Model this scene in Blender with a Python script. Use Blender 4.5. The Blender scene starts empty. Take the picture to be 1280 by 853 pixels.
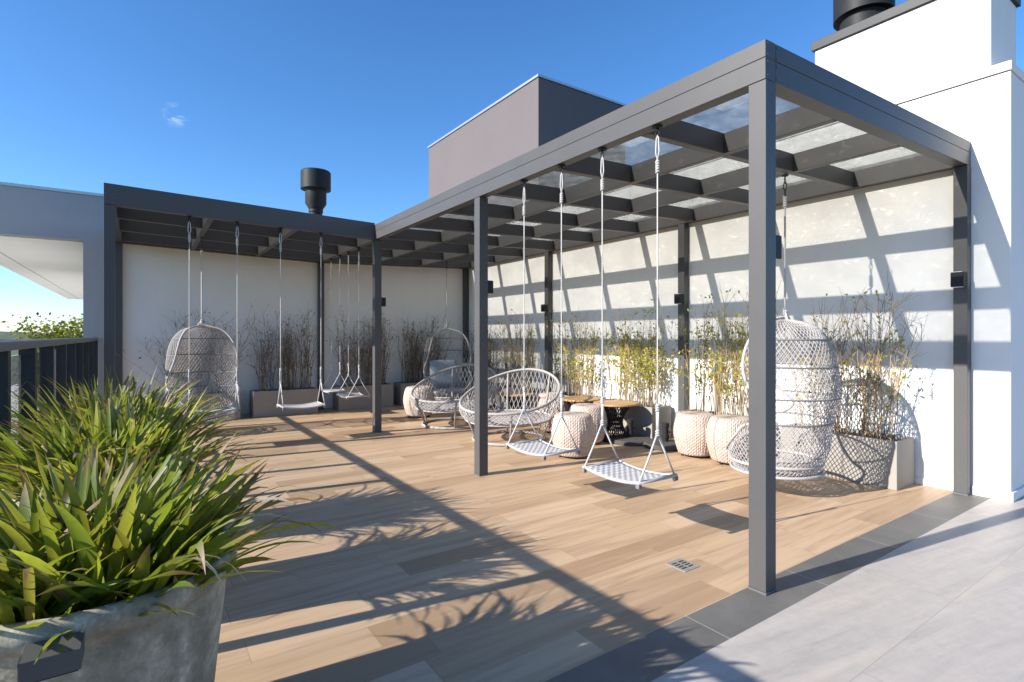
import bpy, bmesh, math, random
from mathutils import Vector, Matrix
R = math.radians
C = bpy.context.scene.collection
sc = bpy.context.scene

# ------------------------------------------------------------------ helpers
def look(o, label=None, cat=None, group=None, kind=None):
    if label: o['label'] = label
    if cat: o['category'] = cat
    if group: o['group'] = group
    if kind: o['kind'] = kind
    return o

def thing(name, label, cat, loc=(0, 0, 0), rz=0, group=None):
    o = bpy.data.objects.new(name, None)
    C.objects.link(o)
    o.empty_display_size = .1
    o.location = loc
    o.rotation_euler = (0, 0, rz)
    return look(o, label, cat, group)

class MB:
    """collects geometry for one mesh object"""
    def __init__(self):
        self.v = []; self.f = []; self.col = []
    def quad8(self, p):
        n = len(self.v); self.v += [tuple(q) for q in p]
        for f in ((0,3,2,1),(4,5,6,7),(0,1,5,4),(1,2,6,5),(2,3,7,6),(3,0,4,7)):
            self.f.append(tuple(n+i for i in f))
        return self
    def box(self, x0, x1, y0, y1, z0, z1, zf=None):
        z = zf or (lambda x: 0)
        return self.quad8([(x0,y0,z0+z(x0)),(x1,y0,z0+z(x1)),(x1,y1,z0+z(x1)),(x0,y1,z0+z(x0)),
                           (x0,y0,z1+z(x0)),(x1,y0,z1+z(x1)),(x1,y1,z1+z(x1)),(x0,y1,z1+z(x0))])
    def tube(self, path, r, n=6, closed=False, cap=True):
        P = [Vector(p) for p in path]
        m = len(P); rad = r if isinstance(r, (list, tuple)) else [r]*m
        b = len(self.v); up = None
        for i in range(m):
            if closed: t = P[(i+1) % m]-P[i-1]
            else: t = P[min(i+1, m-1)]-P[max(i-1, 0)]
            if t.length < 1e-9: t = Vector((0, 0, 1))
            t.normalize()
            if up is None:
                up = t.orthogonal().normalized()
            else:
                up = up-t*up.dot(t)
                up = up.normalized() if up.length > 1e-6 else t.orthogonal().normalized()
            s = t.cross(up)
            for k in range(n):
                a = 2*math.pi*k/n
                self.v.append(tuple(P[i]+(up*math.cos(a)+s*math.sin(a))*rad[i]))
        for i in range(m if closed else m-1):
            j = (i+1) % m
            for k in range(n):
                l = (k+1) % n
                self.f.append((b+i*n+k, b+i*n+l, b+j*n+l, b+j*n+k))
        if cap and not closed and n > 2:
            self.f.append(tuple(b+k for k in reversed(range(n))))
            self.f.append(tuple(b+(m-1)*n+k for k in range(n)))
        return self
    def lathe(self, prof, n=32, cx=0, cy=0, fn=None):
        b = len(self.v); m = len(prof)
        for i, (r, z) in enumerate(prof):
            for k in range(n):
                a = 2*math.pi*k/n
                q = fn(a, i) if fn else 1
                self.v.append((cx+r*q*math.cos(a), cy+r*q*math.sin(a), z))
        for i in range(m-1):
            for k in range(n):
                l = (k+1) % n
                self.f.append((b+i*n+k, b+i*n+l, b+(i+1)*n+l, b+(i+1)*n+k))
        self.f.append(tuple(b+k for k in reversed(range(n))))
        self.f.append(tuple(b+(m-1)*n+k for k in range(n)))
        return self
    def build(self, name, mat, parent=None, smooth=False, bevel=0):
        me = bpy.data.meshes.new(name)
        me.from_pydata(self.v, [], self.f)
        if self.col:
            a = me.color_attributes.new('Col', 'FLOAT_COLOR', 'POINT')
            a.data.foreach_set('color', [c for q in self.col for c in (q[0], q[1], q[2], 1)])
        me.update()
        if smooth: me.polygons.foreach_set('use_smooth', [True]*len(me.polygons))
        if mat: me.materials.append(mat)
        o = bpy.data.objects.new(name, me)
        C.objects.link(o)
        if parent: o.parent = parent
        if bevel:
            b = o.modifiers.new('bevel', 'BEVEL'); b.width = bevel; b.segments = 2; b.limit_method = 'ANGLE'
        return o

def copy_tree(o, parent=None):
    c = o.copy(); C.objects.link(c)
    if parent: c.parent = parent
    for ch in list(o.children): copy_tree(ch, c)
    return c

# ------------------------------------------------------------------ materials
def mat(name):
    m = bpy.data.materials.new(name); m.use_nodes = True
    nt = m.node_tree
    return m, nt, nt.nodes['Principled BSDF']
def nd(nt, t, **k):
    n = nt.nodes.new(t)
    for a, b in k.items(): setattr(n, a, b)
    return n
def math_(nt, op, a, b=None, c=None):
    n = nd(nt, 'ShaderNodeMath', operation=op)
    for i, v in enumerate((a, b, c)):
        if v is None: continue
        if isinstance(v, (int, float)): n.inputs[i].default_value = v
        else: nt.links.new(v, n.inputs[i])
    return n.outputs[0]
def coords(nt, scale=(1, 1, 1), rot=(0, 0, 0), which='Object'):
    t = nd(nt, 'ShaderNodeTexCoord'); mp = nd(nt, 'ShaderNodeMapping')
    mp.inputs['Scale'].default_value = scale; mp.inputs['Rotation'].default_value = rot
    nt.links.new(t.outputs[which], mp.inputs['Vector'])
    return mp.outputs[0]
def noise(nt, vec, scale, detail=4, rough=.5, dist=0):
    n = nd(nt, 'ShaderNodeTexNoise')
    n.inputs['Scale'].default_value = scale; n.inputs['Detail'].default_value = detail
    n.inputs['Roughness'].default_value = rough; n.inputs['Distortion'].default_value = dist
    nt.links.new(vec, n.inputs['Vector'])
    return n.outputs['Fac']
def ramp(nt, fac, stops):
    r = nd(nt, 'ShaderNodeValToRGB')
    e = r.color_ramp.elements
    while len(e) < len(stops): e.new(.5)
    for i, (p, c) in enumerate(stops):
        e[i].position = p
        e[i].color = (c[0], c[1], c[2], 1) if isinstance(c, tuple) else (c, c, c, 1)
    nt.links.new(fac, r.inputs[0])
    return r.outputs[0]
def mix(nt, fac, a, b, typ='MIX'):
    n = nd(nt, 'ShaderNodeMix', data_type='RGBA', blend_type=typ)
    for i, v in ((0, fac), (6, a), (7, b)):
        if isinstance(v, (int, float)): n.inputs[i].default_value = v
        elif isinstance(v, tuple): n.inputs[i].default_value = (*v, 1)
        else: nt.links.new(v, n.inputs[i])
    return n.outputs[2]
def bump(nt, p, h, strength=.2, dist=.01):
    b = nd(nt, 'ShaderNodeBump'); b.inputs['Strength'].default_value = strength; b.inputs['Distance'].default_value = dist
    nt.links.new(h, b.inputs['Height']); nt.links.new(b.outputs[0], p.inputs['Normal'])

def simple(name, col, rough=.5, metal=0, var=.12, nscale=6, bmp=0, bscale=60, spec=.5):
    m, nt, p = mat(name)
    v = coords(nt)
    f = noise(nt, v, nscale, 5, .6)
    lo = tuple(c*(1-var) for c in col); hi = tuple(min(1, c*(1+var)) for c in col)
    nt.links.new(ramp(nt, f, [(.3, lo), (.7, hi)]), p.inputs['Base Color'])
    p.inputs['Roughness'].default_value = rough; p.inputs['Metallic'].default_value = metal
    p.inputs['Specular IOR Level'].default_value = spec
    if bmp: bump(nt, p, noise(nt, v, bscale, 3), bmp, .004)
    return m

M = {}
M['metal'] = simple('graphite_painted_aluminium', (.080, .078, .078), .42, 0, .06, 3, .05, 300, .3)
M['black'] = simple('black_metal', (.020, .021, .023), .55, 0, .15, 8, spec=.2)
M['dusty_black'] = simple('dusty_black_stone', (.062, .057, .052), .75, 0, .2, 14)
M['steel'] = simple('stainless_steel', (.55, .54, .52), .35, .8, .1, 30)
M['rope'] = simple('white_rope', (.50, .485, .47), .8, 0, .15, 90, .5, 400)
M['cane'] = simple('pale_grey_cord', (.40, .378, .368), .75, 0, .12, 60, .5, 350)
M['cane_dark'] = simple('grey_binding_cord', (.17, .165, .17), .75, 0, .15, 60, .4, 350)
M['grey_frame'] = simple('greige_frame_cord', (.34, .315, .30), .7, 0, .12, 40, .4, 300)
M['cushion'] = simple('blue_grey_fabric', (.30, .33, .37), .9, 0, .06, 20, .3, 500)
M['planter'] = simple('grey_planter_shell', (.285, .262, .232), .6, 0, .06, 3, .06, 120)
M['soil'] = simple('dark_soil', (.07, .048, .033), .95, 0, .5, 40, .9, 60)
M['plastic'] = simple('white_plastic', (.78, .77, .74), .4, 0, .03, 5)
M['bark'] = simple('brown_bark', (.10, .075, .05), .9, 0, .3, 20, .6, 60)
M['rail_metal'] = simple('dark_rail_metal', (.03, .032, .035), .5, 0, .1, 6, spec=.3)
M['handrail'] = simple('grey_handrail', (.12, .122, .13), .38, 0, .08, 4)

def stucco(name, col, dirt=.06, streak=True):
    m, nt, p = mat(name)
    v = coords(nt)
    f = noise(nt, v, 1.3, 6, .6)
    c = ramp(nt, f, [(.25, tuple(q*(1-dirt) for q in col)), (.65, col)])
    if streak:
        s = noise(nt, coords(nt, (9, 9, .35)), 1.0, 4, .6)
        c = mix(nt, ramp(nt, s, [(.5, 0.0), (.8, .10)]), c, tuple(q*.6 for q in col))
    nt.links.new(c, p.inputs['Base Color'])
    p.inputs['Roughness'].default_value = .85; p.inputs['Specular IOR Level'].default_value = .25
    bump(nt, p, noise(nt, v, 180, 4, .7), .25, .004)
    return m
M['white'] = stucco('white_wall_paint', (.80, .79, .77))
M['white_soffit'] = stucco('white_soffit_paint', (.78, .76, .72), .04, False)
M['grey_white'] = stucco('pale_grey_wall_paint', (.80, .785, .765))
M['frame_grey'] = stucco('grey_wall_paint', (.40, .40, .415))
M['mauve'] = stucco('mauve_grey_wall_paint', (.132, .117, .121), .05)

def wood_floor():
    m, nt, p = mat('wood_look_plank_tile')
    L = nt.links
    g = nd(nt, 'ShaderNodeNewGeometry'); s = nd(nt, 'ShaderNodeSeparateXYZ'); L.new(g.outputs['Position'], s.inputs[0])
    X, Y = s.outputs[0], s.outputs[1]
    PW, PL = .178, .835
    row = math_(nt, 'FLOOR', math_(nt, 'DIVIDE', math_(nt, 'ADD', Y, .073), PW))
    wn = nd(nt, 'ShaderNodeTexWhiteNoise', noise_dimensions='1D'); L.new(row, wn.inputs['W'])
    xo = math_(nt, 'ADD', X, math_(nt, 'MULTIPLY', wn.outputs[0], PL))
    colm = math_(nt, 'FLOOR', math_(nt, 'DIVIDE', xo, PL))
    cb = nd(nt, 'ShaderNodeCombineXYZ'); L.new(row, cb.inputs[0]); L.new(colm, cb.inputs[1])
    w2 = nd(nt, 'ShaderNodeTexWhiteNoise', noise_dimensions='3D'); L.new(cb.outputs[0], w2.inputs['Vector'])
    # grain: stretched noise, shifted per plank
    cg = nd(nt, 'ShaderNodeCombineXYZ')
    L.new(math_(nt, 'MULTIPLY', X, 1.3), cg.inputs[0]); L.new(math_(nt, 'MULTIPLY', Y, 17), cg.inputs[1])
    L.new(math_(nt, 'MULTIPLY', w2.outputs[0], 37), cg.inputs[2])
    gr = noise(nt, cg.outputs[0], 1.0, 6, .62, .35)
    cg2 = nd(nt, 'ShaderNodeCombineXYZ')
    L.new(math_(nt, 'MULTIPLY', X, 7), cg2.inputs[0]); L.new(math_(nt, 'MULTIPLY', Y, 130), cg2.inputs[1])
    L.new(math_(nt, 'MULTIPLY', w2.outputs[0], 91), cg2.inputs[2])
    fine = noise(nt, cg2.outputs[0], 1.0, 3, .6)
    base = ramp(nt, w2.outputs[0], [(0, (.345, .222, .128)), (.15, (.40, .268, .16)), (.4, (.485, .335, .205)), (.7, (.535, .375, .238)), (.85, (.565, .405, .268)), (1, (.44, .30, .185))])
    c = mix(nt, ramp(nt, gr, [(.30, .75), (.54, 0.0)]), base, (.31, .20, .12))
    c = mix(nt, ramp(nt, gr, [(.55, 0.0), (.8, .5)]), c, (.58, .415, .27))
    c = mix(nt, math_(nt, 'MULTIPLY', fine, .12), c, (.25, .15, .085))
    st = noise(nt, coords(nt), .8, 5, .6)
    c = mix(nt, ramp(nt, st, [(.45, 0.0), (.75, .16)]), c, (.52, .40, .29))
    # joints
    fy = math_(nt, 'FRACT', math_(nt, 'DIVIDE', math_(nt, 'ADD', Y, .073), PW))
    fx = math_(nt, 'FRACT', math_(nt, 'DIVIDE', xo, PL))
    jy = math_(nt, 'LESS_THAN', fy, .014); jx = math_(nt, 'LESS_THAN', fx, .0042)
    j = math_(nt, 'MAXIMUM', jy, jx)
    c = mix(nt, math_(nt, 'MULTIPLY', j, .48), c, (.20, .14, .095))
    L.new(c, p.inputs['Base Color'])
    L.new(ramp(nt, gr, [(.3, .5), (.8, .38)]), p.inputs['Roughness'])
    p.inputs['Specular IOR Level'].default_value = .35
    h = math_(nt, 'SUBTRACT', math_(nt, 'MULTIPLY', fine, .25), j)
    bump(nt, p, h, .35, .0015)
    return m
M['wood'] = wood_floor()

def strip_tile():
    m, nt, p = mat('dark_grey_stone_tile')
    L = nt.links
    g = nd(nt, 'ShaderNodeNewGeometry'); s = nd(nt, 'ShaderNodeSeparateXYZ'); L.new(g.outputs['Position'], s.inputs[0])
    q = math_(nt, 'DIVIDE', math_(nt, 'ADD', s.outputs[0], .475), .835)
    fx = math_(nt, 'FRACT', q)
    j = math_(nt, 'LESS_THAN', fx, .0045)
    wn = nd(nt, 'ShaderNodeTexWhiteNoise', noise_dimensions='1D'); L.new(math_(nt, 'FLOOR', q), wn.inputs['W'])
    v = coords(nt)
    f = noise(nt, v, 3.5, 7, .65, .3)
    c = ramp(nt, f, [(.25, (.082, .077, .069)), (.5, (.118, .111, .099)), (.75, (.16, .150, .134))])
    c = mix(nt, math_(nt, 'MULTIPLY', wn.outputs[0], .35), c, (.16, .155, .15))
    c = mix(nt, math_(nt, 'MULTIPLY', j, .8), c, (.42, .40, .37))
    L.new(c, p.inputs['Base Color']); p.inputs['Roughness'].default_value = .55
    bump(nt, p, noise(nt, v, 60, 5, .7), .15, .003)
    return m
M['strip'] = strip_tile()

def stone():
    m, nt, p = mat('pale_veined_stone_paving')
    L = nt.links
    g = nd(nt, 'ShaderNodeNewGeometry'); s = nd(nt, 'ShaderNodeSeparateXYZ'); L.new(g.outputs['Position'], s.inputs[0])
    TY, TX = .82, 1.64
    yy = math_(nt, 'DIVIDE', math_(nt, 'ADD', s.outputs[1], .53), TY)
    row = math_(nt, 'FLOOR', yy)
    wn = nd(nt, 'ShaderNodeTexWhiteNoise', noise_dimensions='1D'); L.new(row, wn.inputs['W'])
    xx = math_(nt, 'DIVIDE', math_(nt, 'ADD', s.outputs[0], math_(nt, 'MULTIPLY', wn.outputs[0], TX)), TX)
    j = math_(nt, 'MAXIMUM', math_(nt, 'LESS_THAN', math_(nt, 'FRACT', yy), .0045), math_(nt, 'LESS_THAN', math_(nt, 'FRACT', xx), .0025))
    cb = nd(nt, 'ShaderNodeCombineXYZ'); L.new(row, cb.inputs[0]); L.new(math_(nt, 'FLOOR', xx), cb.inputs[1])
    w2 = nd(nt, 'ShaderNodeTexWhiteNoise', noise_dimensions='3D'); L.new(cb.outputs[0], w2.inputs['Vector'])
    cg = nd(nt, 'ShaderNodeCombineXYZ')
    L.new(math_(nt, 'MULTIPLY', s.outputs[0], .8), cg.inputs[0])
    L.new(math_(nt, 'ADD', math_(nt, 'MULTIPLY', s.outputs[1], 9.0), math_(nt, 'MULTIPLY', s.outputs[0], 1.4)), cg.inputs[1])
    L.new(math_(nt, 'MULTIPLY', w2.outputs[0], 50), cg.inputs[2])
    f = noise(nt, cg.outputs[0], 1.5, 10, .72, .5)
    c = ramp(nt, f, [(.28, (.31, .284, .258)), (.44, (.395, .357, .321)), (.58, (.435, .39, .346)), (.78, (.49, .438, .386))])
    c = mix(nt, ramp(nt, noise(nt, coords(nt), 14, 8, .75), [(.38, .28), (.56, 0.0)]), c, (.29, .268, .244))
    o = noise(nt, cg.outputs[0], .5, 3, .5)
    c = mix(nt, ramp(nt, o, [(.6, 0.0), (.8, .35)]), c, (.56, .48, .37))
    c = mix(nt, math_(nt, 'MULTIPLY', j, .55), c, (.22, .21, .20))
    L.new(c, p.inputs['Base Color']); p.inputs['Roughness'].default_value = .5
    bump(nt, p, noise(nt, coords(nt), 90, 4, .7), .1, .002)
    return m
M['stone'] = stone()

def roof_glass():
    m, nt, p = mat('dusty_roof_glass')
    L = nt.links
    out = nt.nodes['Material Output']; nt.nodes.remove(p)
    v = coords(nt)
    f = noise(nt, v, 9, 5, .62, .4)
    f2 = noise(nt, v, 2.3, 3, .5)
    sp = noise(nt, v, 17, 2, .5, .3)
    t = ramp(nt, f, [(.30, (.65, .65, .635)), (.62, (.755, .75, .73))])
    t = mix(nt, ramp(nt, sp, [(.62, 0.0), (.70, .75)]), t, (.93, .93, .91))
    t = mix(nt, ramp(nt, f2, [(.3, .35), (.6, 0.0)]), t, (.54, .54, .53))
    tr = nd(nt, 'ShaderNodeBsdfTransparent'); L.new(t, tr.inputs[0])
    df = nd(nt, 'ShaderNodeBsdfTranslucent'); df.inputs[0].default_value = (.74, .76, .70, 1)
    gl = nd(nt, 'ShaderNodeBsdfGlossy'); gl.inputs['Roughness'].default_value = .03
    m1 = nd(nt, 'ShaderNodeMixShader')
    L.new(ramp(nt, f, [(.35, .09), (.75, .24)]), m1.inputs[0]); L.new(tr.outputs[0], m1.inputs[1]); L.new(df.outputs[0], m1.inputs[2])
    lw = nd(nt, 'ShaderNodeLayerWeight'); lw.inputs['Blend'].default_value = .5
    fr = math_(nt, 'ADD', math_(nt, 'MULTIPLY', math_(nt, 'POWER', lw.outputs['Facing'], 4.5), .9), .03)
    m2 = nd(nt, 'ShaderNodeMixShader'); L.new(fr, m2.inputs[0]); L.new(m1.outputs[0], m2.inputs[1]); L.new(gl.outputs[0], m2.inputs[2])
    L.new(m2.outputs[0], out.inputs[0])
    return m
M['roof_glass'] = roof_glass()

def rail_glass():
    m, nt, p = mat('railing_glass')
    L = nt.links
    out = nt.nodes['Material Output']; nt.nodes.remove(p)
    tr = nd(nt, 'ShaderNodeBsdfTransparent'); tr.inputs[0].default_value = (.965, .975, .97, 1)
    gl = nd(nt, 'ShaderNodeBsdfGlossy'); gl.inputs['Roughness'].default_value = .02
    lw = nd(nt, 'ShaderNodeLayerWeight'); lw.inputs['Blend'].default_value = .5
    fr = math_(nt, 'ADD', math_(nt, 'MULTIPLY', math_(nt, 'POWER', lw.outputs['Facing'], 4.5), .9), .03)
    m2 = nd(nt, 'ShaderNodeMixShader'); L.new(fr, m2.inputs[0]); L.new(tr.outputs[0], m2.inputs[1]); L.new(gl.outputs[0], m2.inputs[2])
    L.new(m2.outputs[0], out.inputs[0])
    return m
M['rail_glass'] = rail_glass()

def leaf_mat(name, trans=.3, rough=.4):
    m, nt, p = mat(name)
    L = nt.links
    out = nt.nodes['Material Output']
    a = nd(nt, 'ShaderNodeVertexColor', layer_name='Col')
    n = noise(nt, coords(nt), 45, 3, .6)
    c = mix(nt, ramp(nt, n, [(.35, .25), (.65, 0.0)]), a.outputs[0], (.05, .06, .012))
    L.new(c, p.inputs['Base Color']); p.inputs['Roughness'].default_value = rough; p.inputs['Specular IOR Level'].default_value = .3
    t = nd(nt, 'ShaderNodeBsdfTranslucent')
    L.new(mix(nt, .5, c, (.42, .46, .04), 'MIX'), t.inputs[0])
    ms = nd(nt, 'ShaderNodeMixShader'); ms.inputs[0].default_value = trans
    L.new(p.outputs[0], ms.inputs[1]); L.new(t.outputs[0], ms.inputs[2]); L.new(ms.outputs[0], out.inputs[0])
    return m
M['strap'] = leaf_mat('strap_leaf', .42, .48)
M['leaf'] = leaf_mat('small_leaf', .35, .5)

def concrete_pot():
    m, nt, p = mat('weathered_cement')
    v = coords(nt)
    f = noise(nt, v, 11, 10, .75, 0); g = noise(nt, coords(nt, (1, 1, .45)), 3.6, 6, .7, 0)
    c = ramp(nt, f, [(.32, (.18, .15, .11)), (.44, (.31, .27, .205)), (.54, (.44, .39, .305)), (.64, (.68, .61, .49))])
    c = mix(nt, ramp(nt, g, [(.47, 0.0), (.60, .62)]), c, (.15, .128, .095))
    nt.links.new(c, p.inputs['Base Color']); p.inputs['Roughness'].default_value = .9
    bump(nt, p, noise(nt, v, 40, 6, .7), .35, .006)
    return m
M['cement'] = concrete_pot()

def weave():
    m, nt, p = mat('woven_beige_rope')
    L = nt.links
    t = nd(nt, 'ShaderNodeTexCoord'); s = nd(nt, 'ShaderNodeSeparateXYZ'); L.new(t.outputs['Object'], s.inputs[0])
    th = math_(nt, 'ARCTAN2', s.outputs[1], s.outputs[0])
    u = math_(nt, 'MULTIPLY', th, 36/math.pi); w = math_(nt, 'MULTIPLY', s.outputs[2], 62)
    ck = math_(nt, 'FLOOR', u)
    odd = math_(nt, 'MODULO', math_(nt, 'ABSOLUTE', ck), 2)
    h = math_(nt, 'MULTIPLY', math_(nt, 'SINE', math_(nt, 'MULTIPLY', math_(nt, 'FRACT', u), math.pi)),
              math_(nt, 'ABSOLUTE', math_(nt, 'SINE', math_(nt, 'ADD', math_(nt, 'MULTIPLY', w, math.pi/2), math_(nt, 'MULTIPLY', odd, math.pi/2)))))
    n = noise(nt, t.outputs['Object'], 25, 4, .6)
    c = ramp(nt, n, [(.3, (.44, .355, .30)), (.7, (.61, .51, .445))])
    c = mix(nt, ramp(nt, h, [(0.0, .55), (.35, 0.0)]), c, (.26, .19, .145))
    L.new(c, p.inputs['Base Color']); p.inputs['Roughness'].default_value = .85
    bump(nt, p, h, .9, .007)
    return m
M['weave'] = weave()

def table_wood():
    m, nt, p = mat('orange_slat_timber')
    v = coords(nt, (3, 28, 1))
    f = noise(nt, v, 1.5, 5, .6, .4)
    c = ramp(nt, f, [(.3, (.36, .205, .09)), (.7, (.52, .33, .16))])
    nt.links.new(c, p.inputs['Base Color']); p.inputs['Roughness'].default_value = .5
    return m
M['table'] = table_wood()

def seat_mesh_mat():
    m, nt, p = mat('woven_white_seat_mesh')
    t = nd(nt, 'ShaderNodeTexCoord'); mp = nd(nt, 'ShaderNodeMapping'); nt.links.new(t.outputs['Object'], mp.inputs[0])
    ch = nd(nt, 'ShaderNodeTexChecker'); ch.inputs['Scale'].default_value = 42
    ch.inputs['Color1'].default_value = (.60, .58, .56, 1); ch.inputs['Color2'].default_value = (.27, .26, .265, 1)
    mp.inputs['Location'].default_value = (.013, .007, .317); mp.inputs['Scale'].default_value = (1, 1, .0)
    nt.links.new(mp.outputs[0], ch.inputs['Vector'])
    nt.links.new(ch.outputs['Color'], p.inputs['Base Color']); p.inputs['Roughness'].default_value = .75
    bump(nt, p, ch.outputs['Fac'], .5, .004)
    return m
M['seatmesh'] = seat_mesh_mat()

def land():
    m, nt, p = mat('wooded_farmland')
    v = coords(nt)
    f = noise(nt, v, .004, 8, .6, .3); g = noise(nt, v, .03, 5, .6)
    c = ramp(nt, f, [(.3, (.035, .06, .025)), (.5, (.07, .10, .04)), (.62, (.16, .15, .09)), (.75, (.05, .08, .03))])
    c = mix(nt, ramp(nt, g, [(.4, .5), (.6, 0.0)]), c, (.03, .05, .02))
    nt.links.new(c, p.inputs['Base Color']); p.inputs['Roughness'].default_value = .9
    return m
M['land'] = land()

# ------------------------------------------------------------------ dimensions (metres; x to the right wall, y to the back wall)
W, Y = 2.925, 8.0
def zr(x): return .035*x if x > 0 else -.026*x          # the roof falls slightly to its valley beam

# ------------------------------------------------------------------ setting
def struct(name, mb, m, **k): return look(mb.build(name, m, **k), kind='structure')
struct('terrace_floor', MB().box(-3.12, W+.02, .099, Y+.05, -.25, 0), M['wood'])
struct('floor_strip', MB().box(-3.12, W+.02, -.12, .099, -.25, .0), M['strip'])
struct('stone_paving', MB().box(-3.12, 9, -9, -.12, -.25, 0), M['stone'])
b = MB(); b.v = [(-22000, -22000, -48), (22000, -22000, -48), (22000, 22000, -48), (-22000, 22000, -48)]; b.f = [(0, 1, 2, 3)]
struct('ground', b, M['land'])
rnd = random.Random(4)
b = MB(); n = 160
for i in range(n+1):
    a = 2*math.pi*i/n
    h = 60+55*math.sin(a*3+1)+35*math.sin(a*11)+18*math.sin(a*29+2)+rnd.uniform(-6, 6)
    for rr, hh in ((9000, -50), (10500, max(5, h*.75)), (12000, max(8, h)), (14500, -50)):
        b.v.append((rr*math.cos(a), rr*math.sin(a), hh))
for i in range(n):
    for k in range(3): b.f.append((i*4+k, i*4+4+k, i*4+5+k, i*4+1+k))
struct('hills', b, M['land'], smooth=True)

# right wall
t = thing('rendered_wall', 'tall white rendered wall carrying the glazed side of the pergola, ending in a square corner', 'wall', (W, -.234, 0))
def rel(o, p):                      # parent keeping world placement (parents are unrotated, unscaled)
    o.parent = p; o.location = -p.location; return o
rel(MB().box(W, 4.6, -.234, 16, 0, 3.25).build('wall', M['white'], bevel=.006), t)
rel(MB().box(W+.012, 4.588, -.222, 15.99, 3.25, 3.262).build('drip_joint', M['black']), t)
rel(MB().box(W-.004, 4.604, -.238, 16, 3.262, 3.33).build('coping', M['white'], bevel=.004), t)
rel(MB().box(W-.014, W, .1, 7.98, 0, .055).box(W-.014, 4.61, -.25, -.234, 0, .07).box(W-.014, W, -.234, -.002, 0, .07).build('skirting', M['white'], bevel=.003), t)

t = thing('chimney_stack', 'white box chimney stack with dark metal cap rising over the right wall', 'chimney', (3.34, .56, 3.33))
rel(MB().box(3.0, 3.68, -.10, 1.235, 3.33, 4.06).build('shaft', M['white'], bevel=.006), t)
rel(MB().box(2.975, 3.705, -.125, 1.26, 4.06, 4.145).build('cap', M['rail_metal'], bevel=.003), t)
def flue(name, label, x, y, z0, prof):
    f = thing(name, label, 'flue', (x, y, z0))
    p = prof
    MB().lathe(p[0], 40).build('pipe', M['black'], f, True)
    MB().lathe(p[1], 40).build('cowl', M['black'], f, True)
    MB().lathe(p[2], 40).build('collar', M['black'], f, True)
    for q in f.children:
        e = q.modifiers.new('es', 'EDGE_SPLIT'); e.split_angle = R(35)
flue('chimney_flue', 'fat black metal flue with a wide cowl on the white chimney stack', 3.36, .95, 4.145,
     ([(.20, 0), (.20, .42)], [(.23, .22), (.255, .22), (.255, .52), (.23, .54)], [(.215, .0), (.215, .035)]))

# back building: wall behind the back pergola, frame beam and soffit over a side terrace
t = thing('back_building', 'low pale grey building with a deep flat roof overhanging the side terrace', 'building', (0, Y, 0))
rel(MB().box(-2.95, W-.002, Y, 22, 0, 3.188).build('wall', M['grey_white'], bevel=.006), t)
m = MB().box(-3.13, -2.72, Y-.006, 22.1, 0, 2.5595)
m.box(-4.62, -2.72, Y-.006, 23.2, 2.56, 3.19)
rel(m.build('frame', M['frame_grey']), t)
rel(MB().box(-4.60, -3.14, Y+.08, 23.1, 2.545, 2.558).build('soffit', M['white_soffit']), t)
rel(MB().box(-4.28, -4.265, Y+.3, 23, 2.538, 2.5445).build('soffit_joint', M['frame_grey']), t)
rel(MB().box(-4.645, W-.004, Y-.018, 23.2, 3.192, 3.232).build('roof_flashing', M['steel'], bevel=.003), t)
flue('roof_flue', 'slim black metal flue with stepped cowl standing on the roof behind the back beam', .235, 9.0, 3.232,
     ([(.115, 0), (.115, .42)], [(.125, .40), (.19, .50), (.19, .76), (.27, .765), (.27, 1.09), (.255, 1.11)], [(.13, .34), (.13, .385)]))
t = thing('tower_block', 'windowless mauve grey block with a thin pale roof edge behind the right wall', 'building', (6.4, 11, 0))
rel(MB().box(5, 7.83, 8.34, 14.03, -1, 7.17).build('wall', M['mauve'], bevel=.01), t)
rel(MB().box(4.97, 7.86, 8.31, 14.06, 7.17, 7.225).build('roof_edge', M['steel']), t)
t = thing('building_body', 'plain rendered storeys of the building under the terrace', 'building', (0, 0, -48))
rel(MB().box(-3.3, 9.1, -9.1, 30, -48.2, -.26).build('wall', M['grey_white']), t)

# ------------------------------------------------------------------ pergola
pg = thing('pergola', 'L-shaped dark grey metal pergola with a dusty glass roof over the terrace', 'pergola', (0, 0, 0))
PB = dict(bevel=.0025)
def post(x0, y0, s=.09, zt=2.487):
    MB().box(x0, x0+s, y0, y0+s, .012, zt+min(zr(x0), zr(x0+s))).build('post', M['metal'], pg, **PB)
    MB().box(x0-.003, x0+s+.003, y0-.003, y0+s+.003, .001, .0115).build('base_plate', M['handrail'], pg)
for x, y in ((0, 0), (0, 2.66), (0, 5.255), (W-.092, 0), (W-.092, 2.66), (W-.092, 5.255), (W-.092, Y-.092), (0, Y-.092), (-2.78, 5.255), (-2.78, Y-.092)):
    post(x, y)
def beam(x0, x1, y0, y1, groove=True, z0=2.49, z1=2.68, name='beam'):
    m = MB()
    if groove:
        g = .003; along_x = (x1-x0) > (y1-y0)
        m.box(x0, x1, y0, y1, z0, 2.592, zr)
        if along_x: m.box(x0, x1, y0+g, y1-g, 2.592, 2.596, zr)
        else: m.box(x0+g, x1-g, y0, y1, 2.592, 2.596, zr)
        m.box(x0, x1, y0, y1, 2.596, z1, zr)
    else: m.box(x0, x1, y0, y1, z0, z1, zr)
    return m.build(name, M['metal'], pg, **PB)
beam(0, .09, .002, 5.253)                         # long front beam
beam(.093, W-.003, .003, .093)                    # near end beam
beam(-2.78, -.002, 5.255, 5.345, False, 2.49, 2.70)   # back wing front beam
beam(0, .09, 5.256, Y-.003, False)                # inner beam over the joint of the wings
beam(-2.78, -2.69, 5.347, Y-.003, False, 2.49, 2.69)
beam(W-.088, W-.003, .096, Y-.003, False, 2.49, 2.67)
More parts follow.
